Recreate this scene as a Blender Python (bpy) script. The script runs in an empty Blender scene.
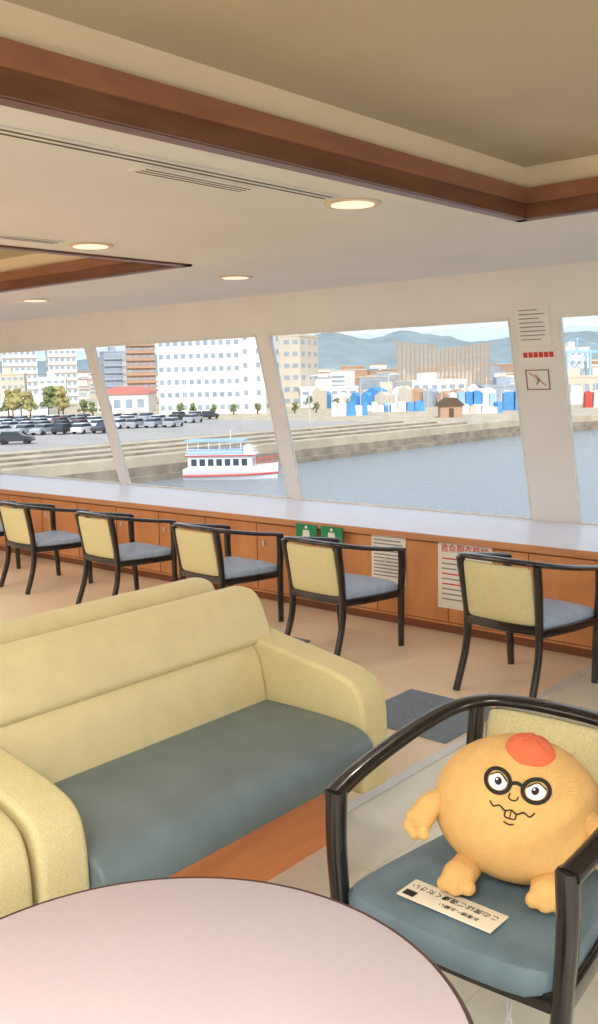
import bpy, bmesh, math, random
from mathutils import Vector, Matrix, noise
random.seed(7)
scene=bpy.context.scene
scene.view_settings.view_transform='Standard'
COL=scene.collection

# ---------------------------------------------------------------- materials
def srgb(r,g,b):
    f=lambda c:(c/255/12.92) if c/255<=0.04045 else ((c/255+0.055)/1.055)**2.4
    return (f(r),f(g),f(b),1)
def mat(name,col,rough=.5,var=.08,scale=8,bump=0,bscale=60,metal=0,coat=0,spec=.5,emit=None):
    m=bpy.data.materials.new(name);m.use_nodes=True;nt=m.node_tree;N=nt.nodes;L=nt.links
    b=N['Principled BSDF'];c=srgb(*col)
    tc=N.new('ShaderNodeTexCoord')
    n=N.new('ShaderNodeTexNoise');n.inputs['Scale'].default_value=scale;n.inputs['Detail'].default_value=4
    L.new(tc.outputs['Object'],n.inputs['Vector'])
    r=N.new('ShaderNodeValToRGB')
    r.color_ramp.elements[0].position=.3;r.color_ramp.elements[1].position=.7
    r.color_ramp.elements[0].color=tuple(x*(1-var) for x in c[:3])+(1,)
    r.color_ramp.elements[1].color=tuple(min(1,x*(1+var)) for x in c[:3])+(1,)
    L.new(n.outputs['Fac'],r.inputs['Fac']);L.new(r.outputs['Color'],b.inputs['Base Color'])
    b.inputs['Roughness'].default_value=rough;b.inputs['Metallic'].default_value=metal
    b.inputs['Coat Weight'].default_value=coat
    b.inputs['Specular IOR Level'].default_value=spec
    if bump:
        n2=N.new('ShaderNodeTexNoise');n2.inputs['Scale'].default_value=bscale;n2.inputs['Detail'].default_value=3
        L.new(tc.outputs['Object'],n2.inputs['Vector'])
        bp=N.new('ShaderNodeBump');bp.inputs['Strength'].default_value=bump;bp.inputs['Distance'].default_value=.01
        L.new(n2.outputs['Fac'],bp.inputs['Height']);L.new(bp.outputs['Normal'],b.inputs['Normal'])
    if emit:
        b.inputs['Emission Color'].default_value=c;b.inputs['Emission Strength'].default_value=emit
    return m
def wood(name,c1,c2,rough=.35,scale=(1,1,12)):
    m=bpy.data.materials.new(name);m.use_nodes=True;nt=m.node_tree;N=nt.nodes;L=nt.links
    b=N['Principled BSDF'];tc=N.new('ShaderNodeTexCoord');mp=N.new('ShaderNodeMapping')
    mp.inputs['Scale'].default_value=scale
    n=N.new('ShaderNodeTexNoise');n.inputs['Scale'].default_value=2.5;n.inputs['Detail'].default_value=6
    r=N.new('ShaderNodeValToRGB');r.color_ramp.elements[0].position=.35;r.color_ramp.elements[1].position=.65
    r.color_ramp.elements[0].color=srgb(*c1);r.color_ramp.elements[1].color=srgb(*c2)
    L.new(tc.outputs['Object'],mp.inputs['Vector']);L.new(mp.outputs['Vector'],n.inputs['Vector'])
    L.new(n.outputs['Fac'],r.inputs['Fac']);L.new(r.outputs['Color'],b.inputs['Base Color'])
    b.inputs['Roughness'].default_value=rough
    return m
def tiles(name,c,mortar,size,rough):
    m=bpy.data.materials.new(name);m.use_nodes=True;nt=m.node_tree;N=nt.nodes;L=nt.links
    b=N['Principled BSDF'];tc=N.new('ShaderNodeTexCoord')
    br=N.new('ShaderNodeTexBrick');br.offset=0
    br.inputs['Scale'].default_value=1;br.inputs['Brick Width'].default_value=size;br.inputs['Row Height'].default_value=size
    br.inputs['Mortar Size'].default_value=.002
    c0=srgb(*c);br.inputs['Color1'].default_value=c0;br.inputs['Color2'].default_value=tuple(x*.97 for x in c0[:3])+(1,)
    br.inputs['Mortar'].default_value=srgb(*mortar)
    n=N.new('ShaderNodeTexNoise');n.inputs['Scale'].default_value=30;n.inputs['Detail'].default_value=5
    mx=N.new('ShaderNodeMix');mx.data_type='RGBA';mx.blend_type='MULTIPLY';mx.inputs[0].default_value=.10
    L.new(tc.outputs['Object'],br.inputs['Vector']);L.new(tc.outputs['Object'],n.inputs['Vector'])
    L.new(br.outputs['Color'],mx.inputs[6]);L.new(n.outputs['Fac'],mx.inputs[7])
    L.new(mx.outputs[2],b.inputs['Base Color']);b.inputs['Roughness'].default_value=rough
    return m

M={}
M['wall']=mat('wall_paint',(232,228,223),.5,.03,3)
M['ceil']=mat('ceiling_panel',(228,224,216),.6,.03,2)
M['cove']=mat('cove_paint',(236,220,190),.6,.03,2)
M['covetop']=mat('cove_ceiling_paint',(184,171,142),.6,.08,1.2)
M['trim']=wood('walnut_trim',(106,66,46),(120,78,56),.35,(2,2,10))
M['trimlight']=wood('walnut_trim_light',(140,94,68),(154,106,78),.35,(2,2,10))
M['counter']=mat('counter_laminate',(238,238,250),.3,.02,4)
M['edge']=wood('counter_edge',(190,132,92),(206,148,104),.35,(1,6,6))
M['orange']=wood('orange_wood',(200,134,84),(214,148,96),.4,(3,3,1))
M['sofawood']=wood('sofa_base_wood',(222,138,84),(232,150,96),.38,(1,1,8))
M['seam']=mat('dark_seam',(130,78,48),.6)
M['floorA']=tiles('floor_tile_beige',(244,220,190),(230,204,174),.6,.35)
M['floorB']=tiles('floor_tile_grey',(228,224,208),(212,207,192),.6,.22)
M['matblue']=mat('blue_grey_carpet',(122,134,150),.9,.15,60,.4,300)
M['metal']=mat('brushed_metal',(220,220,220),.4,.03,8,metal=.3)
M['cream']=mat('cream_vinyl',(222,209,164),.5,.04,10,.25,220)
M['creamarm']=mat('cream_vinyl_arm',(222,209,160),.5,.09,200,.4,260)
M['blue']=mat('blue_vinyl',(110,127,134),.42,.10,7,.12,160)
M['chaircream']=mat('chair_back_fabric',(212,202,154),.7,.12,160,.35,300)
M['chairblue']=mat('chair_seat_vinyl_daylit',(168,184,206),.42,.08,20,.12,160)  # raised albedo: window daylight on the seats put into the colour
M['chairblue2']=mat('chair_seat_vinyl_near',(100,121,133),.45,.14,14,.12,160)  # same seat vinyl without the daylight lift, for the near chair
M['black']=mat('black_lacquer',(28,24,25),.2,.1,10,coat=.4)
M['table']=mat('table_laminate',(200,187,192),.35,.02,60)
M['tableedge']=mat('table_edge',(70,42,40),.35)
M['vent']=mat('vent_white',(230,226,218),.5)
M['dark']=mat('dark_gap',(92,84,76),.7)
M['lamp']=mat('lamp_diffuser',(255,238,210),.5,.0,4,emit=.7)
M['lampring']=mat('lamp_ring',(226,200,170),.4)
M['white']=mat('white_paper',(238,234,226),.6,.01)
M['grey']=mat('print_grey',(140,138,140),.7)
M['red']=mat('print_red',(206,60,52),.6)
M['green']=mat('sign_green',(34,138,92),.5)
M['plush']=mat('peach_plush',(241,194,122),.95,.05,30,.7,350)
M['plushtop']=mat('red_orange_plush',(244,122,82),.95,.06,30,.7,350)
M['stitch']=mat('black_stitch',(24,20,22),.7)
M['eye']=mat('white_felt',(246,244,240),.8)
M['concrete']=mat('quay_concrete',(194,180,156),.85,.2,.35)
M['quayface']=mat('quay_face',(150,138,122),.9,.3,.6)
M['asphalt']=mat('asphalt',(176,172,168),.9,.08,.2)
M['bwhite']=mat('building_white',(238,236,230),.8,.03,.1)
M['btan']=mat('building_tan',(214,202,184),.8,.05,.1)
M['bbrown']=mat('building_brown',(190,154,128),.8,.05,.1)
M['bgrey']=mat('building_grey',(166,176,190),.8,.05,.1)
M['bwin']=mat('building_window',(156,170,186),.4,.15,.4)
M['tree']=mat('foliage',(126,138,92),.9,.45,1.5)
M['tree2']=mat('foliage_yellow',(172,162,106),.9,.4,1.5)
M['bark']=mat('bark',(100,82,66),.9)
M['hill']=mat('hill_forest_hazed',(138,154,160),1,.12,.02,spec=0)  # pale blue-green: air haze mixed into the forest colour
M['hill2']=mat('hill_far_hazed',(186,200,212),1,.04,.01,spec=0)  # paler still, distance haze painted into the base colour
M['cblue']=mat('tarp_blue',(84,152,212),.7,.15,.3)
M['cpale']=mat('tarp_pale_blue',(160,196,226),.7,.1,.3)
M['cred']=mat('paint_red',(206,82,74),.6,.1,.3)
M['boatw']=mat('boat_white',(240,240,244),.4,.02,.5)
M['tyre']=mat('tyre',(40,40,42),.8)
M['carglass']=mat('car_glass',(60,72,84),.15)
for n,c in(('car_white',(232,234,238)),('car_silver',(176,182,190)),('car_black',(66,68,76)),('car_red',(150,84,80))):
    M[n]=mat(n,c,.3,.01)
w=bpy.data.materials.new('harbour_water');w.use_nodes=True;N=w.node_tree.nodes;L=w.node_tree.links
b=N['Principled BSDF'];b.inputs['Base Color'].default_value=srgb(142,152,158);b.inputs['Roughness'].default_value=.25
tc=N.new('ShaderNodeTexCoord');mp=N.new('ShaderNodeMapping');mp.inputs['Scale'].default_value=(1,1,1)
n=N.new('ShaderNodeTexNoise');n.inputs['Scale'].default_value=1.6;n.inputs['Detail'].default_value=7
bp=N.new('ShaderNodeBump');bp.inputs['Strength'].default_value=.9;bp.inputs['Distance'].default_value=.35
L.new(tc.outputs['Object'],mp.inputs['Vector']);L.new(mp.outputs['Vector'],n.inputs['Vector'])
L.new(n.outputs['Fac'],bp.inputs['Height']);L.new(bp.outputs['Normal'],b.inputs['Normal']);M['water']=w
g=bpy.data.materials.new('window_glass');g.use_nodes=True;N=g.node_tree.nodes;L=g.node_tree.links
N.remove(N['Principled BSDF']);t=N.new('ShaderNodeBsdfTransparent');t.inputs[0].default_value=(.97,.985,.98,1)
gl=N.new('ShaderNodeBsdfGlossy');gl.inputs['Roughness'].default_value=.02
mx=N.new('ShaderNodeMixShader');mx.inputs[0].default_value=.04
L.new(t.outputs[0],mx.inputs[1]);L.new(gl.outputs[0],mx.inputs[2]);L.new(mx.outputs[0],N['Material Output'].inputs[0]);M['glass']=g
g=bpy.data.materials.new('range_net');g.use_nodes=True;N=g.node_tree.nodes;L=g.node_tree.links
b=N['Principled BSDF'];b.inputs['Base Color'].default_value=srgb(176,172,160);b.inputs['Alpha'].default_value=.55;M['net']=g

# ---------------------------------------------------------------- geometry helpers
def empty(name,loc=(0,0,0),rotz=0,scale=1):
    o=bpy.data.objects.new(name,None);o.location=loc;o.rotation_euler=(0,0,rotz);o.scale=(scale,)*3
    o.empty_display_size=.1;COL.objects.link(o);return o
def mk(name,bm,mats,parent=None,smooth=True,bevel=0,seg=3,angle=35,sub=0):
    bmesh.ops.recalc_face_normals(bm,faces=bm.faces[:])
    me=bpy.data.meshes.new(name);bm.to_mesh(me);bm.free()
    for m in(mats if isinstance(mats,(list,tuple)) else[mats]):me.materials.append(m)
    o=bpy.data.objects.new(name,me);COL.objects.link(o)
    if smooth:
        for p in me.polygons:p.use_smooth=True
        me.set_sharp_from_angle(angle=math.radians(angle)) if not bevel and not sub else None
    if parent:o.parent=parent
    if bevel:
        md=o.modifiers.new('bevel','BEVEL');md.width=bevel;md.segments=seg;md.limit_method='ANGLE';md.angle_limit=math.radians(40)
        md.harden_normals=False
    if sub:
        md=o.modifiers.new('sub','SUBSURF');md.levels=sub;md.render_levels=sub
    return o
def addbox(bm,x0,x1,y0,y1,z0,z1,mi=0):
    v=[bm.verts.new(p) for p in((x0,y0,z0),(x1,y0,z0),(x1,y1,z0),(x0,y1,z0),(x0,y0,z1),(x1,y0,z1),(x1,y1,z1),(x0,y1,z1))]
    for f in((0,3,2,1),(4,5,6,7),(0,1,5,4),(1,2,6,5),(2,3,7,6),(3,0,4,7)):
        bm.faces.new([v[i] for i in f]).material_index=mi
def box(name,x0,x1,y0,y1,z0,z1,m,parent=None,bevel=0):
    bm=bmesh.new();addbox(bm,x0,x1,y0,y1,z0,z1);return mk(name,bm,m,parent,smooth=bool(bevel),bevel=bevel)
def addprism(bm,pts,axis,a,b,mi=0):
    f=(lambda p,t:(t,p[0],p[1])) if axis=='X' else (lambda p,t:(p[0],t,p[1])) if axis=='Y' else (lambda p,t:(p[0],p[1],t))
    A=[bm.verts.new(f(p,a)) for p in pts];B=[bm.verts.new(f(p,b)) for p in pts];n=len(pts)
    bm.faces.new(A).material_index=mi;bm.faces.new(B[::-1]).material_index=mi
    for i in range(n):bm.faces.new((A[i],B[i],B[(i+1)%n],A[(i+1)%n])).material_index=mi
def chaikin(p,it=2):
    for _ in range(it):
        q=[]
        for i in range(len(p)):
            a,b=p[i],p[(i+1)%len(p)]
            q+=[(a[0]*.75+b[0]*.25,a[1]*.75+b[1]*.25),(a[0]*.25+b[0]*.75,a[1]*.25+b[1]*.75)]
        p=q
    return p
def prism(name,pts,axis,a,b,m,parent=None,bevel=0,smooth_it=0,seg=3):
    bm=bmesh.new();addprism(bm,chaikin(pts,smooth_it) if smooth_it else pts,axis,a,b)
    return mk(name,bm,m,parent,smooth=bool(bevel or smooth_it),bevel=bevel,seg=seg)
def cat(pts,n=8):
    P=[Vector(p) for p in pts];P=[2*P[0]-P[1]]+P+[2*P[-1]-P[-2]];o=[]
    for i in range(1,len(P)-2):
        for k in range(n):
            t=k/n;a,b,c,d=P[i-1:i+3]
            o.append(.5*((2*b)+(c-a)*t+(2*a-5*b+4*c-d)*t*t+(3*b-a-3*c+d)*t**3))
    o.append(P[-2]);return o
def addsweep(bm,pts,rw,rt,n=12,closed=False,up=Vector((0,0,1)),power=1.0,taper=None,mi=0):
    rings=[];k=len(pts)
    for i,p in enumerate(pts):
        a=pts[(i-1)%k] if(closed or i>0) else p;c=pts[(i+1)%k] if(closed or i<k-1) else p
        t=(c-a).normalized();u=up
        if abs(t.dot(u))>.93:u=Vector((0,1,0)) if abs(t.y)<.9 else Vector((1,0,0))
        s=t.cross(u).normalized();v=s.cross(t).normalized()
        sc=taper(i/(k-1)) if taper else 1
        ring=[]
        for j in range(n):
            an=2*math.pi*j/n;ca,sa=math.cos(an),math.sin(an)
            ca=math.copysign(abs(ca)**power,ca);sa=math.copysign(abs(sa)**power,sa)
            ring.append(bm.verts.new(p+s*rw*ca*sc+v*rt*sa*sc))
        rings.append(ring)
    for i in range(k if closed else k-1):
        A,B=rings[i],rings[(i+1)%k]
        for j in range(n):bm.faces.new((A[j],A[(j+1)%n],B[(j+1)%n],B[j])).material_index=mi
    if not closed:
        bm.faces.new(rings[0][::-1]).material_index=mi;bm.faces.new(rings[-1]).material_index=mi
def sweep(name,pts,rw,rt,m,parent=None,n=12,closed=False,smooth=6,power=1.0,taper=None,up=Vector((0,0,1))):
    P=cat(pts,smooth) if smooth else [Vector(p) for p in pts]
    bm=bmesh.new();addsweep(bm,P,rw,rt,n,closed,power=power,taper=taper,up=up);return mk(name,bm,m,parent,angle=50)
def addcyl(bm,c,r,z0,z1,n=24,mi=0,r2=None):
    r2=r if r2 is None else r2
    A=[bm.verts.new((c[0]+r*math.cos(2*math.pi*i/n),c[1]+r*math.sin(2*math.pi*i/n),z0)) for i in range(n)]
    B=[bm.verts.new((c[0]+r2*math.cos(2*math.pi*i/n),c[1]+r2*math.sin(2*math.pi*i/n),z1)) for i in range(n)]
    bm.faces.new(A[::-1]).material_index=mi;bm.faces.new(B).material_index=mi
    for i in range(n):bm.faces.new((A[i],A[(i+1)%n],B[(i+1)%n],B[i])).material_index=mi
def addball(bm,c,r,sub=3,mi=0,rot=None):
    d=bmesh.ops.create_icosphere(bm,subdivisions=sub,radius=1)
    for v in d['verts']:
        p=Vector((v.co.x*r[0],v.co.y*r[1],v.co.z*r[2]))
        if rot:p=rot@p
        v.co=p+Vector(c)
    for v in d['verts']:
        for f in v.link_faces:f.material_index=mi
def text(name,s,size,m,parent,loc,rot,ext=.0008):
    cu=bpy.data.curves.new(name,'FONT');cu.body=s;cu.size=size;cu.extrude=ext;cu.align_x='CENTER';cu.align_y='CENTER'
    o=bpy.data.objects.new(name,cu);cu.materials.append(m);COL.objects.link(o);o.parent=parent;o.location=loc;o.rotation_euler=rot;return o

# ---------------------------------------------------------------- room shell
X0,X1,Y0=-13.0,5.0,-5.0
SL=.26
def wy(z):return 5.92-(z-.65)*SL
bm=bmesh.new();addbox(bm,X0,-2.15,Y0,6.0,-.12,0,0);addbox(bm,-2.15,X1,Y0,6.0,-.12,0,1)
mk('floor',bm,[M['floorA'],M['floorB']],smooth=False)
bm=bmesh.new()
def lean(x0,x1,z0,z1,TH=.05):addprism(bm,[(wy(z0),z0),(wy(z0)+TH,z0),(wy(z1)+TH,z1),(wy(z1),z1)],'X',x0,x1)
lean(X0,X1,2.01,2.62);lean(X0,X1,-.12,.65,.1)
PIL=[(-12.1,-12.0),(-9.80,-9.70),(-7.50,-7.38),(-5.26,-5.125),(-3.02,-2.68),(-.45,-.35),(1.85,1.95),(4.2,5.0)]
for a,b_ in PIL:lean(a,b_,.65,2.01,.03)
mk('wall_far',bm,M['wall'],smooth=False)
bm=bmesh.new()
addbox(bm,X0,X1,Y0-.1,Y0,-.12,.7);addbox(bm,X0,X1,Y0-.1,Y0,2.05,2.6)
for x in range(-13,5,3):addbox(bm,x,x+.25,Y0-.1,Y0,.7,2.05)
mk('wall_back',bm,M['wall'],smooth=False)
bm=bmesh.new();addbox(bm,X1,X1+.1,Y0,5.9,-.12,.7);addbox(bm,X1,X1+.1,Y0,5.9,2.05,2.6)
for y in(-5,-2,1,4):addbox(bm,X1,X1+.1,y,y+.3,.7,2.05)
mk('wall_right',bm,M['wall'],smooth=False)
box('wall_left',X0-.1,X0,Y0,5.9,-.12,2.6,M['wall'])
wi=0
for (a,b0),(c,d) in zip(PIL[:-1],PIL[1:]):
    wi+=1;e=empty('window_%d'%wi)
    bm=bmesh.new();x0,x1=b0,c
    def fr(xa,xb,za,zb):
        addprism(bm,[(wy(za)-.004,za),(wy(za)+.028,za),(wy(zb)+.028,zb),(wy(zb)-.004,zb)],'X',xa,xb)
    fr(x0,x0+.010,.66,2.0);fr(x1-.010,x1,.66,2.0);fr(x0,x1,1.99,2.01);fr(x0,x1,.65,.664)
    mk('frame',bm,M['vent'],e,smooth=False)
    bm=bmesh.new();vs=[bm.verts.new(p) for p in((x0,wy(.66)+.02,.66),(x1,wy(.66)+.02,.66),(x1,wy(2.0)+.02,2.0),(x0,wy(2.0)+.02,2.0))]
    bm.faces.new(vs);mk('pane',bm,M['glass'],e,smooth=False)

# ceiling with coffers
HC=2.30
REC=[(-1.95,1.2,-1.6,3.72),(-7.2,-4.05,-1.6,3.68),(-12.4,-9.3,-1.6,3.68)]
bm=bmesh.new()
addbox(bm,X0,X1,Y0,-1.6,HC,HC+.04);addbox(bm,X0,X1,3.72,5.6,HC,HC+.04)
xs=[X0,-12.4,-9.3,-7.2,-4.05,-1.95,1.2,X1]
for i in range(0,8,2):addbox(bm,xs[i],xs[i+1],-1.6,3.72,HC,HC+.04)
for (a,b_,c,d) in REC:
    if d<3.72:addbox(bm,a,b_,d,3.72,HC,HC+.04)
    addbox(bm,a-.04,a,c,d,HC,2.52,1);addbox(bm,b_,b_+.04,c,d,HC,2.52,1)
    addbox(bm,a,b_,c-.04,c,HC,2.52,1);addbox(bm,a,b_,d,d+.04,HC,2.52,1)
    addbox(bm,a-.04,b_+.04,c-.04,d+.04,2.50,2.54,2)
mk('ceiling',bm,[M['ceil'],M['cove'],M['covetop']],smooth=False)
for i,(a,b_,c,d) in enumerate(REC):
    bm=bmesh.new()
    def ringbox(o,inn,z0,z1,mi):
        addbox(bm,a-o,a+inn,c-o,d+o,z0,z1,mi);addbox(bm,b_-inn,b_+o,c-o,d+o,z0,z1,mi)
        addbox(bm,a-o,b_+o,c-o,c+inn,z0,z1,mi);addbox(bm,a-o,b_+o,d-inn,d+o,z0,z1,mi)
    ringbox(.05,.0,2.289,2.299,0);ringbox(-.001,.014,2.291,2.35,0);ringbox(-.001,.026,2.35,2.41,1)
    mk('trim_%d'%(i+1),bm,[M['trim'],M['trimlight']],smooth=False)
def slot(xc,y0,y1):
    e=empty('linear_ceiling_vent')
    bm=bmesh.new();addbox(bm,xc-.035,xc+.035,y0,y1,2.294,2.2995,0)
    for dx in(-.022,.012):addbox(bm,xc+dx,xc+dx+.010,y0+.02,y1-.02,2.2925,2.2945,1)
    mk('slot_body',bm,[M['vent'],M['dark']],e,smooth=False)
slot(-2.22,-1.4,2.77);slot(-3.76,-1.4,2.68);slot(-7.5,-1.4,2.7)
bm=bmesh.new();addbox(bm,-2.36,-2.28,1.95,2.45,2.293,2.2995,0)
for k in range(3):addbox(bm,-2.35+k*.024,-2.345+k*.024,1.97,2.43,2.2915,2.2935,1)
mk('air_grille',bm,[M['vent'],M['dark']],smooth=False)
for (x,y) in((-2.24,2.92),(-3.75,2.85),(-4.31,4.39),(-6.40,4.31),(-8.4,4.35),(-7.5,2.9)):
    e=empty('ceiling_downlight',(x,y,0))
    bm=bmesh.new();addcyl(bm,(0,0),.108,2.2925,2.2995,32);mk('ring',bm,M['lampring'],e,angle=30)
    bm=bmesh.new();addcyl(bm,(0,0),.082,2.2910,2.2945,32);mk('diffuser',bm,M['lamp'],e,angle=30)
    l=bpy.data.lights.new('bulb','SPOT');l.energy=14;l.color=(1,.9,.76);l.shadow_soft_size=.07;l.spot_size=math.radians(140);l.spot_blend=.6
    lo=bpy.data.objects.new('bulb',l);COL.objects.link(lo);lo.parent=e;lo.location=(0,0,2.27)
for (x,y,s) in((-.4,-.6,1.3),(-5.6,.2,1.6),(2.8,1.0,1.4),(2.0,-3.4,1.6),(-4,-3.4,1.6),(-8.3,.5,1.4)):  # fill lights added out of view to brighten the cabin, no fixtures modelled
    l=bpy.data.lights.new('unseen_fill_light','AREA');l.energy=102;l.size=s;l.color=(1,.955,.885)
    lo=bpy.data.objects.new('unseen_fill_light',l);COL.objects.link(lo);lo.location=(x,y,2.26 if not(-1.95<x<1.2 or -7.2<x<-4.05) else 2.47)

# ---------------------------------------------------------------- window counter
e=empty('window_counter')
prism('counter_top',[(5.04,.612),(5.04,.65),(wy(.65)-.002,.65),(wy(.612)-.002,.612)],'X',X0+.01,X1-.01,M['counter'],e)
box('edge_band',X0+.01,X1-.01,5.028,5.0395,.608,.648,M['edge'],e)
box('front_panel',X0+.01,X1-.01,5.09,5.13,.06,.61,M['orange'],e)
box('toe_kick',X0+.01,X1-.01,5.12,5.16,0.001,.06,M['seam'],e)
bm=bmesh.new();x=X0+.3
while x<X1:
    addbox(bm,x,x+.006,5.087,5.0905,.08,.59);x+=.56
addbox(bm,X0+.01,X1-.01,5.087,5.0905,.585,.590);addbox(bm,X0+.01,X1-.01,5.087,5.0905,.075,.080)
mk('door_seams',bm,M['seam'],e,smooth=False)
bm=bmesh.new();x=X0+.3+.07
while x<X1:
    addbox(bm,x,x+.014,5.075,5.0905,.42,.46);x+=.56
mk('latches',bm,M['metal'],e,smooth=False)
R90=(math.radians(90),0,0)
def poster(name,x0,x1,z0,z1,y=5.083):
    e=empty(name);box('sheet',x0,x1,y,y+.003,z0,z1,M['white'],e);return e
e=poster('notice_poster',-3.78,-3.50,.28,.605)
for r in range(11):box('line',-3.76,-3.52-random.random()*.06,5.0815,5.0835,.57-r*.024-.008,.57-r*.024,M['grey'],e)
e=poster('lifejacket_poster',-3.25,-2.86,.17,.605)
text('title','救命胴衣格納',.058,M['red'],e,(-3.055,5.081,.56),R90)
for r in range(9):box('line',-3.22,-2.90-random.random()*.12,5.0815,5.0835,.50-r*.033-.009,.50-r*.033,M['red' if r in(0,3,5) else 'grey'],e)
for x in(-4.40,-4.17):
    e=empty('lifejacket_sign');z=.522;box('plate',x,x+.19,5.018,5.024,z,z+.11,M['green'],e)
    bm=bmesh.new();addball(bm,(x+.095,5.017,z+.088),(.012,.002,.012),2);addprism(bm,[(x+.060,z+.015),(x+.130,z+.015),(x+.122,z+.068),(x+.068,z+.068)],'Y',5.0155,5.0185)
    mk('figure',bm,M['white'],e)
    box('bracket',x+.08,x+.11,5.024,5.089,z+.03,z+.05,M['metal'],e)
def pill(name,x0,x1,z0,z1,m,off=.004):
    bm=bmesh.new();addprism(bm,[(wy(z0)-off,z0),(wy(z0)-off+.003,z0),(wy(z1)-off+.003,z1),(wy(z1)-off,z1)],'X',x0,x1);return bm
e=empty('pillar_notice');mk('sheet',pill('',-2.97,-2.74,1.83,2.07,0),M['white'],e,smooth=False)
for r in range(8):
    z=2.05-r*.026;mk('line',pill('',-2.95,-2.77-random.random()*.05,z-.006,z,0,.0065),M['grey'],e,smooth=False)
e=empty('company_label');mk('sheet',pill('',-2.96,-2.72,1.725,1.815,0),M['white'],e,smooth=False)
for k in range(6):
    xa=-2.945+k*.036;mk('logo_glyph',pill('',xa,xa+.028,1.752,1.785,0,.0065),M['red'],e,smooth=False)
e=empty('no_standing_sign');mk('sheet',pill('',-2.95,-2.775,1.54,1.68,0),M['white'],e,smooth=False)
fr=bmesh.new()
for q in((-2.945,-2.937,1.545,1.675),(-2.788,-2.78,1.545,1.675),(-2.94,-2.785,1.545,1.552),(-2.94,-2.785,1.668,1.675)):
    x0,x1,z0,z1=q;addprism(fr,[(wy(z0)-.0065,z0),(wy(z0)-.004,z0),(wy(z1)-.004,z1),(wy(z1)-.0065,z1)],'X',x0,x1)
mk('border',fr,mat('border_brown',(150,100,96),.7),e,smooth=False)
P=[Vector((-2.92+.115*t,wy(1.655-.085*t)-.006,1.655-.085*t)) for t in(0,.5,1)]
sweep('slash',P,.005,.002,M['red'],e,smooth=0)
sweep('figure',[(-2.87,wy(1.58)-.006,1.58),(-2.855,wy(1.61)-.006,1.61),(-2.88,wy(1.645)-.006,1.645)],.009,.002,M['grey'],e,smooth=3)

# floor details
bm=bmesh.new();addbox(bm,-2.175,-2.125,-4.9,5.08,0.0005,.005);mk('trim_9',bm,M['metal'],smooth=False)
box('floor_mat',-2.74,-2.20,3.50,4.02,.0008,.010,M['matblue'])
box('floor_mat.001',-4.32,-3.78,4.05,4.42,.0008,.010,M['matblue'])

# ---------------------------------------------------------------- chairs
DD=.034
def chair(loc,rotz,scale=1,seatm=None,name='dining_armchair'):
    e=empty(name,loc,rotz,scale);K=M['black'];d=DD
    half=[(0,-.290,.716),(.10,-.285,.715),(.19,-.262,.710),(.25,-.195,.697),(.28,-.08,.675),(.29,.06,.652),(.288,.18,.634),(.280,.268,.618)]
    pts=[(-x,y,z) for x,y,z in half[::-1]]+half[1:]
    sweep('arm_rail',pts,.024,.014,K,e,n=14,power=.7)
    for s,n_ in((-1,'left'),(1,'right')):
        sweep('front_leg_'+n_,[(s*.276,.262,.626),(s*.278,.262,.5),(s*.27,.262,.36),(s*.262,.268,.2),(s*.255,.275,.0)],.020,.022,K,e,n=10,power=.7,taper=lambda t:1.1-.25*t)
        sweep('back_leg_'+n_,[(s*.222,-.262,.705),(s*.217,-.235,.56),(s*.210,-.215,.40),(s*.212,-.225,.22),(s*.220,-.30,.0)],.019,.023,K,e,n=10,power=.7,taper=lambda t:1-.15*t)
        sweep('side_rail_'+n_,[(s*.205,-.215,.385-d),(s*.245,.02,.38-d),(s*.268,.255,.378-d)],.014,.024,K,e,n=8,power=.6,smooth=4)
    sweep('front_rail',[(-.268,.258,.378-d),(0,.272,.378-d),(.268,.258,.378-d)],.014,.024,K,e,n=8,power=.6,smooth=4)
    sweep('back_rail',[(-.205,-.218,.37),(0,-.238,.37),(.205,-.218,.37)],.015,.026,K,e,n=8,power=.6,smooth=4)
    bm=bmesh.new();nx,nz=9,7;F=[];B=[]
    for j in range(nz):
        t=j/(nz-1);z=.388+.306*t;fr_=[];br=[]
        for i in range(nx):
            u=-1+2*i/(nx-1);x=u*.200;yc=-.220-.054*t-.020*(1-u*u)
            puff=.020*(1-abs(u)**4)*(1-abs(2*t-1)**4)+.006
            fr_.append(bm.verts.new((x,yc+puff,z)));br.append(bm.verts.new((x,yc-puff*.7,z)))
        F.append(fr_);B.append(br)
    for j in range(nz-1):
        for i in range(nx-1):
            bm.faces.new((F[j][i],F[j][i+1],F[j+1][i+1],F[j+1][i]));bm.faces.new((B[j][i+1],B[j][i],B[j+1][i],B[j+1][i+1]))
        bm.faces.new((F[j][0],F[j+1][0],B[j+1][0],B[j][0]));bm.faces.new((F[j+1][-1],F[j][-1],B[j][-1],B[j+1][-1]))
    for i in range(nx-1):
        bm.faces.new((F[0][i+1],F[0][i],B[0][i],B[0][i+1]));bm.faces.new((F[-1][i],F[-1][i+1],B[-1][i+1],B[-1][i]))
    mk('back_cushion',bm,M['chaircream'],e,sub=1)
    out=chaikin([(-.2,-.215),(.2,-.215),(.225,-.1),(.262,.2),(.25,.285),(0,.305),(-.25,.285),(-.262,.2),(-.225,-.1)],2)
    bm=bmesh.new();rings=[]
    for sc,z in((.97,.375-d),(1.0,.392-d),(1.0,.420-d),(.97,.436-d),(.90,.445-d),(.6,.452-d),(.25,.454-d)):
        rings.append([bm.verts.new((x*sc,.035+(y-.035)*sc,z)) for x,y in out])
    n=len(out)
    for a,b_ in zip(rings[:-1],rings[1:]):
        for i in range(n):bm.faces.new((a[i],a[(i+1)%n],b_[(i+1)%n],b_[i]))
    bm.faces.new(rings[0][::-1]);bm.faces.new(rings[-1])
    mk('seat_cushion',bm,seatm or M['chairblue'],e)
    return e
chair((-2.31,4.46,0),math.radians(-4),1.02)
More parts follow.
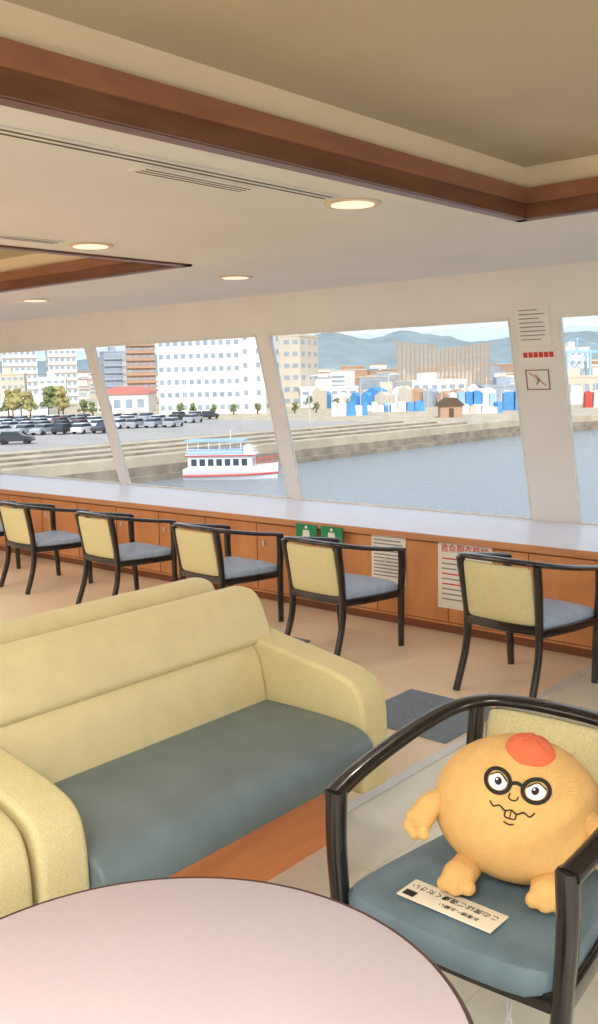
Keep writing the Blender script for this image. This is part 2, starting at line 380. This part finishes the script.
for x in(-3.54,-4.54,-5.62,-6.68,-7.75,-8.8):chair((x,4.44,0),math.radians(-4),.985)
chair((-1.1,4.52,0),0)
near=chair((-1.06,1.95,0),math.pi,1.07,M['chairblue2'])
SZ=(.454-DD)*1.07
e=empty('security_chain',(-.93,1.74,0))
for i in range(17):
    bm=bmesh.new();P=[Vector((.006*math.cos(a),0,.014*math.sin(a))) for a in[2*math.pi*k/12 for k in range(12)]]
    R=Matrix.Rotation(math.radians(90*(i%2)),3,'Z');P=[R@p+Vector((0,0,.345-i*.0205)) for p in P]
    addsweep(bm,P,.002,.002,6,True);mk('link_%d'%(i+1),bm,M['metal'],e)
e=empty('seat_placard',(-1.074,1.732,SZ+.001),math.radians(-1))
box('card',-.125,.125,-.040,.040,0,.004,mat('placard_cream',(236,228,208),.5),e,bevel=.001)
text('caption','この席はご遠慮ください',.021,M['stitch'],e,(.0,.014,.0045),(0,0,math.pi),.0003)
text('caption_small','お客様へお願い',.015,M['stitch'],e,(.03,-.016,.0045),(0,0,math.pi),.0003)
box('logo',-.115,-.085,-.032,-.01,.004,.005,M['stitch'],e)

# ---------------------------------------------------------------- plush toy
RX,RY,RZ=.205,.174,.176
def warp(p):
    x,y,z=p;t=z/RZ
    s=1+.05*(-t)-.03*t*t
    return Vector((x*s,y*s,z*(.96 if z<0 else 1)))
def surf(a,b,off=0):
    q=1-(a/RX)**2-(b/RZ)**2
    p=Vector((a,-RY*math.sqrt(max(q,0.0)),b));n=Vector((p.x/RX**2,p.y/RY**2,p.z/RZ**2)).normalized()
    return warp(p)+n*off
pl=empty('plush_toy',(-1.028,1.965,SZ+RZ*.96-.004),math.radians(18))
pb=empty('torso');pb.parent=pl;pb.rotation_euler=(math.radians(3),math.radians(8),0)
bm=bmesh.new();d=bmesh.ops.create_icosphere(bm,subdivisions=5,radius=1)
for v in bm.verts:
    p=Vector((v.co.x*RX,v.co.y*RY,v.co.z*RZ));q=warp(p)
    q*=1+.012*noise.noise(v.co*2.2);v.co=q
mk('body',bm,M['plush'],pb)
def limb(name,pts,r,tp,toes):
    bm=bmesh.new();P=cat(pts,5);addsweep(bm,P,r,r,16,taper=tp);addball(bm,P[-1],(r*1.05,)*3,3);addball(bm,P[0],(r*.9,)*3,2)
    for t in toes:addball(bm,t[0],(t[1],)*3,3)
    o=mk(name,bm,M['plush'],pl)
    md=o.modifiers.new('merge','REMESH');md.mode='VOXEL';md.voxel_size=.004;md.use_smooth_shade=True
    sm=o.modifiers.new('smooth','SMOOTH');sm.factor=.6;sm.iterations=6
for s,n_,fx in((-1,'left',.112),(1,'right',.090)):
    limb('foot_'+n_,[(s*(fx-.016),-.07,-.112),(s*(fx-.006),-.120,-.120),(s*fx,-.150,-.122)],.038,lambda t:.92+.08*t,
      [((s*fx-.027,-.176,-.130),.019),((s*fx,-.184,-.130),.020),((s*fx+.027,-.176,-.130),.019)])
    limb('arm_'+n_,[(s*.165,-.055,.022),(s*.198,-.085,.010),(s*.214,-.105,-.014)],.031,lambda t:.95+.1*t,
      [((s*.234,-.115,-.008),.016),((s*.240,-.118,-.032),.017),((s*.225,-.122,-.048),.016),((s*.202,-.132,-.042),.015)])
bm=bmesh.new();nr,ns=14,64;rings=[]
for i in range(nr+1):
    t=i/nr;ring=[]
    for j in range(ns):
        a=2*math.pi*j/ns;w_=abs(math.cos(3.5*a))
        r=.060*math.sin(t*math.pi*.5)*(1+.05*t*t*w_);z=.044*math.cos(t*math.pi*.5)-.006*t**3*w_+.0015*math.cos(7*a)*t*(1-t)*4
        ring.append(bm.verts.new((r*math.cos(a),r*math.sin(a),z)))
    rings.append(ring)
for i in range(nr):
    for j in range(ns):bm.faces.new((rings[i][j],rings[i][(j+1)%ns],rings[i+1][(j+1)%ns],rings[i+1][j]))
base=[bm.verts.new((v.co.x*.9,v.co.y*.9,-.014)) for v in rings[-1]]
for j in range(ns):bm.faces.new((rings[-1][j],rings[-1][(j+1)%ns],base[(j+1)%ns],base[j]))
bmesh.ops.remove_doubles(bm,verts=bm.verts[:],dist=.0005)
o=mk('cap',bm,M['plushtop'],pb,angle=80);o.location=(.006,-.018,.154)
def facecurve(name,pts,r,m,closed=False,n=6,off=.001):
    P=[Vector((a,0,b_)) for a,b_ in pts]
    if not closed:P=cat(P,n)
    Q=[surf(p.x,p.z,off) for p in P]
    bm=bmesh.new();addsweep(bm,Q,r,r,8,closed,up=Vector((0,1,0)));return mk(name,bm,m,pb)
def disc(name,a0,b0,ra,rb,m,off):
    bm=bmesh.new();c=bm.verts.new(surf(a0,b0,off+.002));R=[bm.verts.new(surf(a0+ra*math.cos(t),b0+rb*math.sin(t),off)) for t in[2*math.pi*k/28 for k in range(28)]]
    for k in range(28):bm.faces.new((c,R[k],R[(k+1)%28]))
    mk(name,bm,m,pb)
FX=0.000;EZ=.116
for s,n_ in((-1,'left'),(1,'right')):
    cx_=FX+s*.045
    disc('eye_'+n_,cx_,EZ-.001,.022,.014,M['eye'],.003)
    disc('pupil_'+n_,cx_-s*.002,EZ+.000,.0085,.0065,M['stitch'],.0055)
    disc('glint_'+n_,cx_-s*.002-.003,EZ+.002,.0025,.0018,M['eye'],.0075)
    facecurve('lens_rim_'+n_,[(cx_+.030*math.cos(t),EZ+.0195*math.sin(t)) for t in[2*math.pi*k/32 for k in range(32)]],.0046,M['stitch'],True,off=.003)
    facecurve('eyelid_'+n_,[(cx_-.022,EZ+.004),(cx_,EZ+.0135),(cx_+.022,EZ+.004)],.0016,M['stitch'],off=.004)
facecurve('bridge',[(FX-.016,EZ+.003),(FX,EZ+.007),(FX+.016,EZ+.003)],.0042,M['stitch'],off=.003)
facecurve('nose',[(FX-.010,EZ-.012),(FX-.012,EZ-.020),(FX-.004,EZ-.024),(FX+.006,EZ-.022),(FX+.010,EZ-.015)],.0016,M['stitch'])
facecurve('mouth',[(FX-.052,.078),(FX-.042,.071),(FX-.028,.076),(FX-.014,.070),(FX,.074),(FX+.014,.069),(FX+.028,.075),(FX+.042,.069),(FX+.052,.078)],.0018,M['stitch'])
facecurve('teeth',[(FX-.012,.070),(FX-.012,.059),(FX,.057),(FX+.012,.059),(FX+.012,.069)],.0016,M['stitch'])
facecurve('tooth_gap',[(FX,.073),(FX,.058)],.0013,M['stitch'])
facecurve('chin',[(FX-.012,.048),(FX,.045),(FX+.012,.048)],.0016,M['stitch'])

# ---------------------------------------------------------------- sofas
def sofa(loc,rotz):
    e=empty('sofa',loc,rotz)
    Ln=1.48;a=.15
    box('plinth',-.20,.375,.10,Ln-.17,0,.275,M['sofawood'],e)
    prism('seat_cushion',[(-.06,.265),(-.06,.43),(.1,.438),(.33,.436),(.45,.425),(.508,.39),(.515,.32),(.49,.265)],'Y',a+.002,Ln-a-.002,M['blue'],e,bevel=.012,smooth_it=2)
    prism('back_lower',[(-.20,.28),(-.22,.64),(-.13,.66),(-.075,.655),(-.03,.60),(.005,.44),(.0,.30)],'Y',a+.001,Ln-a-.001,M['cream'],e,bevel=.014,smooth_it=2)
    prism('back_upper',[(-.24,.55),(-.285,.78),(-.26,.832),(-.19,.842),(-.12,.829),(-.08,.76),(-.052,.69),(-.042,.645),(-.10,.62)],'Y',a-.09,Ln-a+.09,M['cream'],e,bevel=.03,smooth_it=2,seg=5)
    box('back_shell',-.262,-.20,.02,Ln-.02,.06,.76,M['cream'],e,bevel=.012)
    for y0,n_ in((0,'left'),(Ln-a,'right')):
        prism('arm_'+n_,[(-.27,.17),(-.27,.62),(-.20,.685),(-.02,.655),(.18,.625),(.34,.60),(.43,.565),(.462,.48),(.465,.35),(.462,.20),(.455,.165),(.40,.160)],'Y',y0,y0+a,M['creamarm'],e,bevel=.035,smooth_it=2,seg=5)
        yy=y0+.02 if y0 else y0+a-.02
        sweep('welt_'+n_,[(-.05,yy,.652),(.18,yy,.612),(.33,yy,.588),(.415,yy,.548),(.446,yy,.47),(.448,yy,.22)],.005,.005,M['cream'],e,n=6)
    return e
sofa((-2.405,1.225,0),0);sofa((-2.405,-.275,0),0);sofa((-2.405,-1.775,0),0)
sofa((-3.05,2.72,0),math.pi);sofa((-3.05,1.22,0),math.pi);sofa((-3.05,-.28,0),math.pi)

# ---------------------------------------------------------------- round table
e=empty('round_table',(-1.01,.80,0))
def lathe(name,prof,m,parent,n=96,cap=True):
    bm=bmesh.new();R=[[bm.verts.new((r*math.cos(2*math.pi*i/n),r*math.sin(2*math.pi*i/n),z)) for i in range(n)] for r,z in prof]
    for A,B in zip(R[:-1],R[1:]):
        for i in range(n):bm.faces.new((A[i],A[(i+1)%n],B[(i+1)%n],B[i]))
    if cap:bm.faces.new(R[0][::-1]);bm.faces.new(R[-1])
    else:
        for i in range(n):bm.faces.new((R[-1][i],R[-1][(i+1)%n],R[0][(i+1)%n],R[0][i]))
    return mk(name,bm,m,parent,angle=40)
lathe('table_top',[(.470,.655),(.4765,.66),(.4765,.6815),(.475,.6825)],M['table'],e)
lathe('edge_band',[(.477,.648),(.482,.652),(.486,.665),(.485,.679),(.481,.6825),(.477,.682)],M['tableedge'],e,cap=False)
lathe('pedestal',[(.26,0.001),(.26,.015),(.10,.035),(.04,.06),(.035,.60),(.12,.62),(.16,.655)],M['black'],e,48)

# ---------------------------------------------------------------- harbour
HZ=-7.0;QZ=-5.2
YA=math.radians(41.04);FH=Vector((-math.sin(YA),math.cos(YA),0));RH=Vector((math.cos(YA),math.sin(YA),0))
def H(Lt,D,z=QZ):
    p=RH*Lt+FH*D;return Vector((p.x,p.y,z))
bm=bmesh.new();S=4000
bm.faces.new([bm.verts.new(p) for p in((-S,-S,HZ),(S,-S,HZ),(S,S,HZ),(-S,S,HZ))]);mk('harbour_water',bm,M['water'],smooth=False)
bm=bmesh.new()
LAND=[(-65,-60),(-65,126),(-56,150),(10,215),(500,560),(500,3500),(-3500,3500),(-3500,-60)]
addprism(bm,LAND,'Z',HZ-2,QZ);mk('quay_ground',bm,M['concrete'],smooth=False)
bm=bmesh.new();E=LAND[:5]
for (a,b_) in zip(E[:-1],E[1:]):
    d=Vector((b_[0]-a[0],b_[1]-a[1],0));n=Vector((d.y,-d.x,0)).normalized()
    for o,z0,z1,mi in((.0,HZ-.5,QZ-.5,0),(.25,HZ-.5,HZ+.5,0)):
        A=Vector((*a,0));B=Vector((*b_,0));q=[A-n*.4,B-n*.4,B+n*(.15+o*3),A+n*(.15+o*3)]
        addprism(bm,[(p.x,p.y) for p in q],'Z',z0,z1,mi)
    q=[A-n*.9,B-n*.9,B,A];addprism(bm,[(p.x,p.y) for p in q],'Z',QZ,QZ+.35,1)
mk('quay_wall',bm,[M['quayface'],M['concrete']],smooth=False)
bm=bmesh.new();addprism(bm,[(-88,10),(-88,118),(-212,118),(-212,10)],'Z',QZ+.001,QZ+.05);mk('parking_lot',bm,M['asphalt'],smooth=False)
e=empty('quay_curb')
for i,x in enumerate((-71,-76,-82)):box('curb_%d'%(i+1),x,x+.5,-20,118,QZ,QZ+.22,M['quayface'],e)
def ridge(name,D,w,prof,m,seed,depth):
    bm=bmesh.new();nx,ny=180,12;G=[]
    for j in range(ny):
        row=[]
        for i in range(nx):
            u=i/(nx-1);Lx=-w+2*w*u;t=j/(ny-1)
            q=Lx/D;h=0
            for (xa,ha),(xb,hb) in zip(prof[:-1],prof[1:]):
                if xa<=q<=xb:
                    s=(q-xa)/(xb-xa);s=s*s*(3-2*s);h=ha+(hb-ha)*s
            h*=D
            hh=h*math.sin(t*math.pi/2)**.8+(7*noise.noise(Vector((Lx*.012+seed,t*4,0)))+4*noise.noise(Vector((Lx*.05,t*9,seed))))*t*D/1500
            row.append(bm.verts.new(H(Lx,D+depth*t,QZ-5+hh+6*t)))
        G.append(row)
    for j in range(ny-1):
        for i in range(nx-1):bm.faces.new((G[j][i],G[j][i+1],G[j+1][i+1],G[j+1][i]))
    mk(name,bm,m)
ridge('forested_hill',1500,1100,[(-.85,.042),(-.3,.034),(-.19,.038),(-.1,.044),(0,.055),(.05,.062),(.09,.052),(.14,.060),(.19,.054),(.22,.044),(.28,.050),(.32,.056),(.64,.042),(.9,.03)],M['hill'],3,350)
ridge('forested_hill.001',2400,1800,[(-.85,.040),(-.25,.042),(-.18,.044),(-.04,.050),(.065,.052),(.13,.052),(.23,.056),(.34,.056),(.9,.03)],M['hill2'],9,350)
def building(name,Lt,D,w,d,ztop,floors,cols,m,yaw=0,z0=QZ,wfrac=.6,parapet=.5):
    e=empty(name,H(Lt,D,z0),YA+math.radians(yaw));h=ztop-z0
    bm=bmesh.new();addbox(bm,-w/2,w/2,0,d,0,h);addbox(bm,-w/2-.15,w/2+.15,-.15,d+.15,h,h+parapet)
    addbox(bm,-w*.2,w*.05,d*.3,d*.7,h+parapet,h+parapet+1.8)
    if floors>6:
        for f in range(1,floors):addbox(bm,-w/2,w/2,-.7,0,f*h/floors-.15,f*h/floors+.55)
    mk('walls',bm,m,e,smooth=False)
    bm=bmesh.new();fh=h/floors;cw=w/cols
    for f in range(floors):
        for c in range(cols):
            x0=-w/2+cw*(c+(1-wfrac)/2);addbox(bm,x0,x0+cw*wfrac,-.06,.02,f*fh+fh*.35,f*fh+fh*.72)
        n2=max(2,int(d/4))
        for c in range(n2):
            y0=d/n2*(c+.25)
            for xs_ in(-w/2-.06,w/2-.02):addbox(bm,xs_,xs_+.08,y0,y0+d/n2*.5,f*fh+fh*.35,f*fh+fh*.72)
    mk('windows',bm,M['bwin'],e,smooth=False);return e
building('office_building',-19.5,200,20,14,10.8,6,12,M['bwhite'],-14,wfrac=.55)
building('office_building',-9.0,196,5.5,12,11.6,6,2,M['bwhite'],-14,wfrac=.3)
building('office_building',-2.2,235,7,14,12.0,6,3,M['btan'],-20)
building('apartment_block',-48.5,300,9,12,15.5,9,4,M['bbrown'],10)
building('apartment_block',-98,340,12,14,17,8,6,M['bwhite'],18)
building('apartment_block',-84,345,10,14,14.5,7,5,M['bwhite'],18)
building('apartment_block',-111,335,12,14,15,7,5,M['bwhite'],18)
building('apartment_block',-72,385,10,14,14,7,5,M['bgrey'],18)
building('apartment_block',-62,372,7,14,12,6,3,M['bwhite'],18)
building('apartment_block',-90,300,9,12,5,4,5,M['btan'],12)
building('apartment_block',-74,290,8,12,3.5,4,4,M['bwhite'],12)
building('high_rise',1.5,420,5,8,15,10,3,M['bgrey'],0)
building('warehouse',-66,222,16,12,-1.5,1,6,M['bwhite'],5)
building('warehouse',8,230,14,12,-.8,2,6,M['bwhite'],5)
building('warehouse',22,225,12,12,-1.8,2,5,M['btan'],-8)
building('warehouse',36,240,14,14,0.2,2,6,M['bwhite'],10)
building('warehouse',53,235,14,12,-1.4,1,6,M['bgrey'],0)
building('warehouse',72,240,14,14,.4,1,6,M['btan'],0)
building('warehouse',92,270,16,14,2.4,1,6,M['bwhite'],0)
building('office_building',88,300,8,10,9,5,4,M['bwhite'],0)
bm=bmesh.new()
for i in range(420):
    D=random.uniform(430,800);Lt=random.uniform(-.36,.38)*D;c=H(Lt,D);s=random.uniform(3,8);h=random.uniform(4,12)*D/520
    addbox(bm,c.x-s,c.x+s,c.y-s*.7,c.y+s*.7,QZ,QZ+h,random.choice([0,0,1,2,3]))
    addbox(bm,c.x-s*1.03,c.x+s*1.03,c.y-s*.73,c.y+s*.73,QZ+h,QZ+h+.5,random.choice([1,2,3]))
    for k in range(3):
        zz=QZ+h*(.3+.2*k);addbox(bm,c.x-s*.8,c.x+s*.8,c.y-s*.7-.1,c.y-s*.7,zz,zz+h*.08,4)
mk('town_houses',bm,[M['bwhite'],M['btan'],M['bgrey'],M['bbrown'],M['bwin']],smooth=False)
bm=bmesh.new()
for i in range(34):
    D=random.uniform(209,222);Lt=5+i*2.6+random.uniform(-1,1);c=H(Lt,D-2);s=random.uniform(.8,1.8);h=random.uniform(1.5,3.2)
    if D>215: h+=1.2
    addprism(bm,[(c.x-s,QZ),(c.x+s,QZ),(c.x+s,QZ+h),(c.x,QZ+h+.8),(c.x-s,QZ+h)],'Y',c.y-s,c.y+s,random.choice([0,0,1,2,3,4]))
mk('waterfront_sheds',bm,[M['bwhite'],M['btan'],M['bgrey'],M['cblue'],M['bbrown']],smooth=False)
def pile(name,Lt,D,w,h,m,n=4):
    e=empty(name,H(Lt,D,QZ),YA+math.radians(random.uniform(-8,8)))
    bm=bmesh.new();x=-w/2
    for i in range(n):
        ww=w/n*random.uniform(.7,1.25);hh=h*random.uniform(.45,1);k=random.choice([0,0,1,2]);dd=random.uniform(1.2,2.2)
        addprism(bm,[(x,0),(x+ww*.94,0),(x+ww*.9,hh*.92),(x+ww*.5,hh),(x+ww*.05,hh*.9)],'Y',-dd,dd,k)
        x+=ww
    mk('stacks',bm,m,e,smooth=False)
B3=[M['cblue'],M['cpale'],M['bwhite']]
pile('tarp_covered_cargo',10,175,7,3.4,B3,5)
pile('tarp_covered_cargo',21,190,12,2.6,B3,7)
pile('tarp_covered_cargo',37,200,10,4.4,B3,6)
pile('tarp_covered_cargo',44,182,9,4.8,B3,5)
pile('tarp_covered_cargo',14,197,12,2.2,[M['bwhite'],M['cpale'],M['btan']],7)
pile('tarp_covered_cargo',34,172,9,2.0,[M['bwhite'],M['btan'],M['cblue']],6)
pile('shipping_container',60,188,6,3.6,[M['cred'],M['cblue'],M['bwhite']],3)
pile('tarp_covered_cargo',68,200,10,4.2,B3,5)
e=empty('mast_row');bm=bmesh.new()
for i in range(20):
    c=H(4+i*3.4+random.uniform(-1,1),206);h=random.uniform(4,8);addbox(bm,c.x-.07,c.x+.07,c.y-.07,c.y+.07,QZ,QZ+h);addbox(bm,c.x-.8,c.x+.8,c.y-.05,c.y+.05,QZ+h*.7,QZ+h*.7+.1)
mk('masts',bm,M['metal'],e,smooth=False)
# dockside gantry crane
e=empty('gantry_crane',H(75,255,QZ),YA);bm=bmesh.new()
for x in(-3,3):
    for y in(-2,2):addbox(bm,x-.25,x+.25,y-.25,y+.25,0,12)
for y in(-2,2):
    addbox(bm,-7,9,y-.25,y+.25,12,12.7);addsweep(bm,[Vector((-3,y,4)),Vector((3,y,12))],.15,.15,6);addsweep(bm,[Vector((3,y,4)),Vector((-3,y,12))],.15,.15,6)
addbox(bm,-.2,.2,-.2,.2,12.7,16);addsweep(bm,[Vector((0,0,16)),Vector((9,0,12.7))],.1,.1,6);addsweep(bm,[Vector((0,0,16)),Vector((-7,0,12.7))],.1,.1,6)
mk('frame',bm,M['cpale'],e,smooth=False)
e=empty('harbour_hut',H(25.5,158,QZ),YA)
bm=bmesh.new();addbox(bm,-1.8,1.8,-1.5,1.5,0,1.9,0);addprism(bm,[(-2.3,1.9),(2.3,1.9),(.8,3.2),(-.8,3.2)],'Y',-1.8,1.8,1);addbox(bm,-.4,.4,-1.55,-1.45,0,1.5,1);mk('hut_body',bm,[M['bbrown'],M['bark']],e,smooth=False)
e=empty('driving_range_net')
D=300;xs_=[32+ i*1.5 for i in range(23)]
def nh(i):
    i/=2;return 12.5-.25*i if i<5 else 10.2+.35*abs(i-5)
bm=bmesh.new()
for i,x in enumerate(xs_):
    hz=nh(i);c=H(x,D+i);addbox(bm,c.x-.16,c.x+.16,c.y-.16,c.y+.16,QZ,hz)
    if i:
        c0=H(xs_[i-1],D+(i-1))
        for z in(hz-.3,hz*.7,hz*.4,hz*.1):
            addsweep(bm,[Vector((c0.x,c0.y,z)),Vector((c.x,c.y,z))],.07,.07,6)
mk('poles',bm,M['bbrown'],e,smooth=False)
bm=bmesh.new()
for i in range(1,23):
    a=H(xs_[i-1],D+(i-1));b_=H(xs_[i],D+i);h1=nh(i)
    bm.faces.new([bm.verts.new(p) for p in((a.x,a.y,QZ),(b_.x,b_.y,QZ),(b_.x,b_.y,h1),(a.x,a.y,h1))])
mk('netting',bm,M['net'],e,smooth=False)
e=empty('barrel_roof_hall',H(-41,225,QZ),YA)
bm=bmesh.new();addbox(bm,-6,6,0,12,0,4.2,0)
addprism(bm,[(-6.3*math.cos(t),4.2+1.8*math.sin(t)) for t in[math.pi*k/16 for k in range(17)]],'Y',-.4,12.4,1)
for k in range(4):addbox(bm,-5+k*2.8,-3.4+k*2.8,-.06,.02,1,3,2)
mk('hall_shell',bm,[M['bwhite'],mat('faded_red_roof',(206,130,122),.7),M['bwin']],e,smooth=False)
def tree(Lt,D,h,m):
    e=empty('tree',H(Lt,D,QZ+.051));bm=bmesh.new();addcyl(bm,(0,0),.18,0,h*.5,8,0,.08);mk('trunk',bm,M['bark'],e)
    bm=bmesh.new()
    for i in range(22):
        a=random.uniform(0,6.28);rr=random.random()**.5*h*.27;z=random.random()
        addball(bm,(rr*math.cos(a)*(1.1-z*.6),rr*math.sin(a)*(1.1-z*.6),h*(.35+.58*z)),(h*.1,h*.1,h*.085),2)
    for v in bm.verts:v.co+=Vector(noise.noise_vector(v.co*3.5))*.4
    mk('crown',bm,m,e,smooth=False)
for i in range(13):
    tree(-66+i*2.3+random.uniform(-1,1),194+random.uniform(-4,8),random.uniform(4.5,8) if i<9 else random.uniform(3,4),M[random.choice(['tree','tree2','tree'])])
for i in range(9):tree(-24+i*4+random.uniform(-1,1),192,random.uniform(2,2.8),M['tree'])
for i in range(6):tree(3+i*3,216,random.uniform(2.2,3.4),M[random.choice(['tree','tree2'])])
for Lt,D in((-60,188),(-22,188),(2,150),(16,165),(48,190)):
    e=empty('street_lamp',H(Lt,D,QZ+.051),YA);sweep('post',[(0,0,0),(0,0,6.5),(.3,0,7.2),(1.4,0,7.3)],.09,.09,M['metal'],e,n=8,smooth=3)
    box('lamp_head',1.2,1.9,-.15,.15,7.2,7.35,M['vent'],e)
def carbm(m):
    bm=bmesh.new()
    addprism(bm,[(-2.1,.35),(-2.15,.8),(-1.9,.95),(-1.2,1.0),(1.1,1.0),(1.9,.85),(2.12,.65),(2.1,.35)],'Y',-.85,.85,0)
    addprism(bm,[(-1.75,.96),(-1.45,1.42),(.35,1.45),(1.05,.98)],'Y',-.74,.74,1)
    addprism(bm,[(-1.5,1.38),(-1.4,1.47),(.3,1.49),(.45,1.40)],'Y',-.76,.76,0)
    for x in(-1.3,1.3):
        for y in(-.86,.66):
            n=14;pts=[(x+.33*math.cos(2*math.pi*k/n),.33+.33*math.sin(2*math.pi*k/n)) for k in range(n)];addprism(bm,pts,'Y',y,y+.2,2)
    me=bpy.data.meshes.new('car_mesh');bmesh.ops.recalc_face_normals(bm,faces=bm.faces[:]);bm.to_mesh(me);bm.free()
    for q in(m,M['carglass'],M['tyre']):me.materials.append(q)
    return me
cm=[carbm(M[k]) for k in('car_white','car_silver','car_black','car_white','car_silver','car_white','car_white','car_silver','car_red')]
def car(Lt,D,r,k=None):
    p=H(Lt,D,QZ+.051);o=bpy.data.objects.new('car',random.choice(cm) if k is None else cm[k]);o.location=p;o.rotation_euler=(0,0,YA+math.radians(r));COL.objects.link(o)
for D,n,x0 in((130,8,-46),(142,12,-49),(155,14,-53),(168,16,-57)):
    for i in range(n):
        if random.random()<.9:car(x0+i*2.75+random.uniform(-.15,.15),D+i*.25,random.choice([68,72,-110]))
car(-33.0,111,5,2)
# ferry boat
e=empty('tour_boat',H(-5.9,84,HZ),YA+math.radians(-6))
bm=bmesh.new();secs=[]
for i in range(13):
    t=i/12;x=-4.2+8.4*t;wd=1.5*(1-max(0,(t-.55)/.45)**2.2)*(.85+.15*min(1,t*5));wd=max(wd,.04);zt=.95+.45*t**3
    secs.append([bm.verts.new(p) for p in((x,-wd,zt),(x-.1*t,-wd*.82,.0),(x-.2*t,-wd*.5,-.3),(x-.2*t,wd*.5,-.3),(x-.1*t,wd*.82,0),(x,wd,zt))])
for A,B in zip(secs[:-1],secs[1:]):
    for k in range(5):bm.faces.new((A[k],A[k+1],B[k+1],B[k])).material_index=0
    bm.faces.new((A[5],A[0],B[0],B[5]))
bm.faces.new(secs[0]);bm.faces.new(secs[-1][::-1])
mk('hull',bm,M['boatw'],e,angle=50)
bm=bmesh.new()
for s in(-1,1):
    P=[Vector((-4.2+8.4*t,s*(.03+1.5*(1-max(0,(t-.55)/.45)**2.2)*(.85+.15*min(1,t*5))*.93),.35+.15*t)) for t in[k/12 for k in range(13)]]
    addsweep(bm,P,.05,.09,6)
mk('red_stripe',bm,M['cred'],e)
bm=bmesh.new();addbox(bm,-3.7,2.0,-1.2,1.2,.9,2.1,0);addbox(bm,-3.9,2.3,-1.35,1.35,2.1,2.25,0);addprism(bm,[(1.2,2.25),(2.0,2.25),(1.7,3.0),(1.2,3.0)],'Y',-.8,.8,0)
for i in range(7):
    x=-3.4+i*.75
    for y in(-1.23,1.17):addbox(bm,x,x+.5,y,y+.06,1.25,1.85,1)
addbox(bm,-3.9,1.4,-1.35,1.35,3.35,3.5,2)
for i in range(6):
    for y in(-1.25,1.2):addbox(bm,-3.7+i*.95,-3.64+i*.95,y,y+.06,2.25,3.4,0)
for y in(-1.3,1.26):
    addbox(bm,-3.8,2.1,y,y+.04,2.7,2.75,0);addbox(bm,-3.8,2.1,y,y+.04,2.45,2.49,0);addbox(bm,-3.8,1.2,y+.01,y+.03,2.28,2.66,2)
for i in range(9):
    x=2.1+i*.22
    addbox(bm,x,x+.04,-.6+.05*i,-.56+.05*i,1.1+.03*i,1.7+.03*i,3)
addsweep(bm,[Vector((2.1,-.6,1.7)),Vector((4.0,-.1,2.0)),Vector((4.1,0,1.95)),Vector((2.1,.6,1.7))],.04,.04,6,mi=3)
addbox(bm,-3.9,2.3,-1.37,-1.35,2.08,2.2,3);addbox(bm,-.05,0,-.03,.03,3.5,4.3,0)
mk('superstructure',bm,[M['boatw'],M['carglass'],M['cpale'],M['cred']],e,smooth=False)

# ---------------------------------------------------------------- light
sun=bpy.data.lights.new('sun','SUN');sun.energy=3.5;sun.angle=.03;sun.color=(1,.96,.9)
so=bpy.data.objects.new('sun',sun);COL.objects.link(so);so.rotation_euler=Vector((-.55,.62,-.72)).to_track_quat('-Z','Y').to_euler()
wd=bpy.data.worlds.new('sky');scene.world=wd;wd.use_nodes=True;N=wd.node_tree.nodes;L=wd.node_tree.links
bg=N['Background'];tc=N.new('ShaderNodeTexCoord');sp=N.new('ShaderNodeSeparateXYZ');r=N.new('ShaderNodeValToRGB')
L.new(tc.outputs['Generated'],sp.inputs[0]);L.new(sp.outputs['Z'],r.inputs['Fac']);L.new(r.outputs['Color'],bg.inputs['Color'])
r.color_ramp.elements[0].position=.03;r.color_ramp.elements[0].color=(.86,.90,.94,1)
r.color_ramp.elements[1].position=.6;r.color_ramp.elements[1].color=(.66,.77,.93,1)
bg.inputs['Strength'].default_value=1.15

# ---------------------------------------------------------------- camera
yaw,pitch,roll=math.radians(41.04),math.radians(8.01),math.radians(1.32)
F=Vector((-math.sin(yaw)*math.cos(pitch),math.cos(yaw)*math.cos(pitch),-math.sin(pitch)))
R=Vector((math.cos(yaw),math.sin(yaw),0));U=R.cross(F)
R2=R*math.cos(roll)-U*math.sin(roll);U2=R*math.sin(roll)+U*math.cos(roll)
cam=bpy.data.cameras.new('camera');co=bpy.data.objects.new('camera',cam);COL.objects.link(co)
cam.sensor_fit='VERTICAL';cam.sensor_height=24;cam.lens=944.9/1024*24;cam.clip_end=8000;cam.clip_start=.05
mw=Matrix((( R2.x,U2.x,-F.x,0),(R2.y,U2.y,-F.y,0),(R2.z,U2.z,-F.z,1.65),(0,0,0,1)));co.matrix_world=mw
scene.camera=co
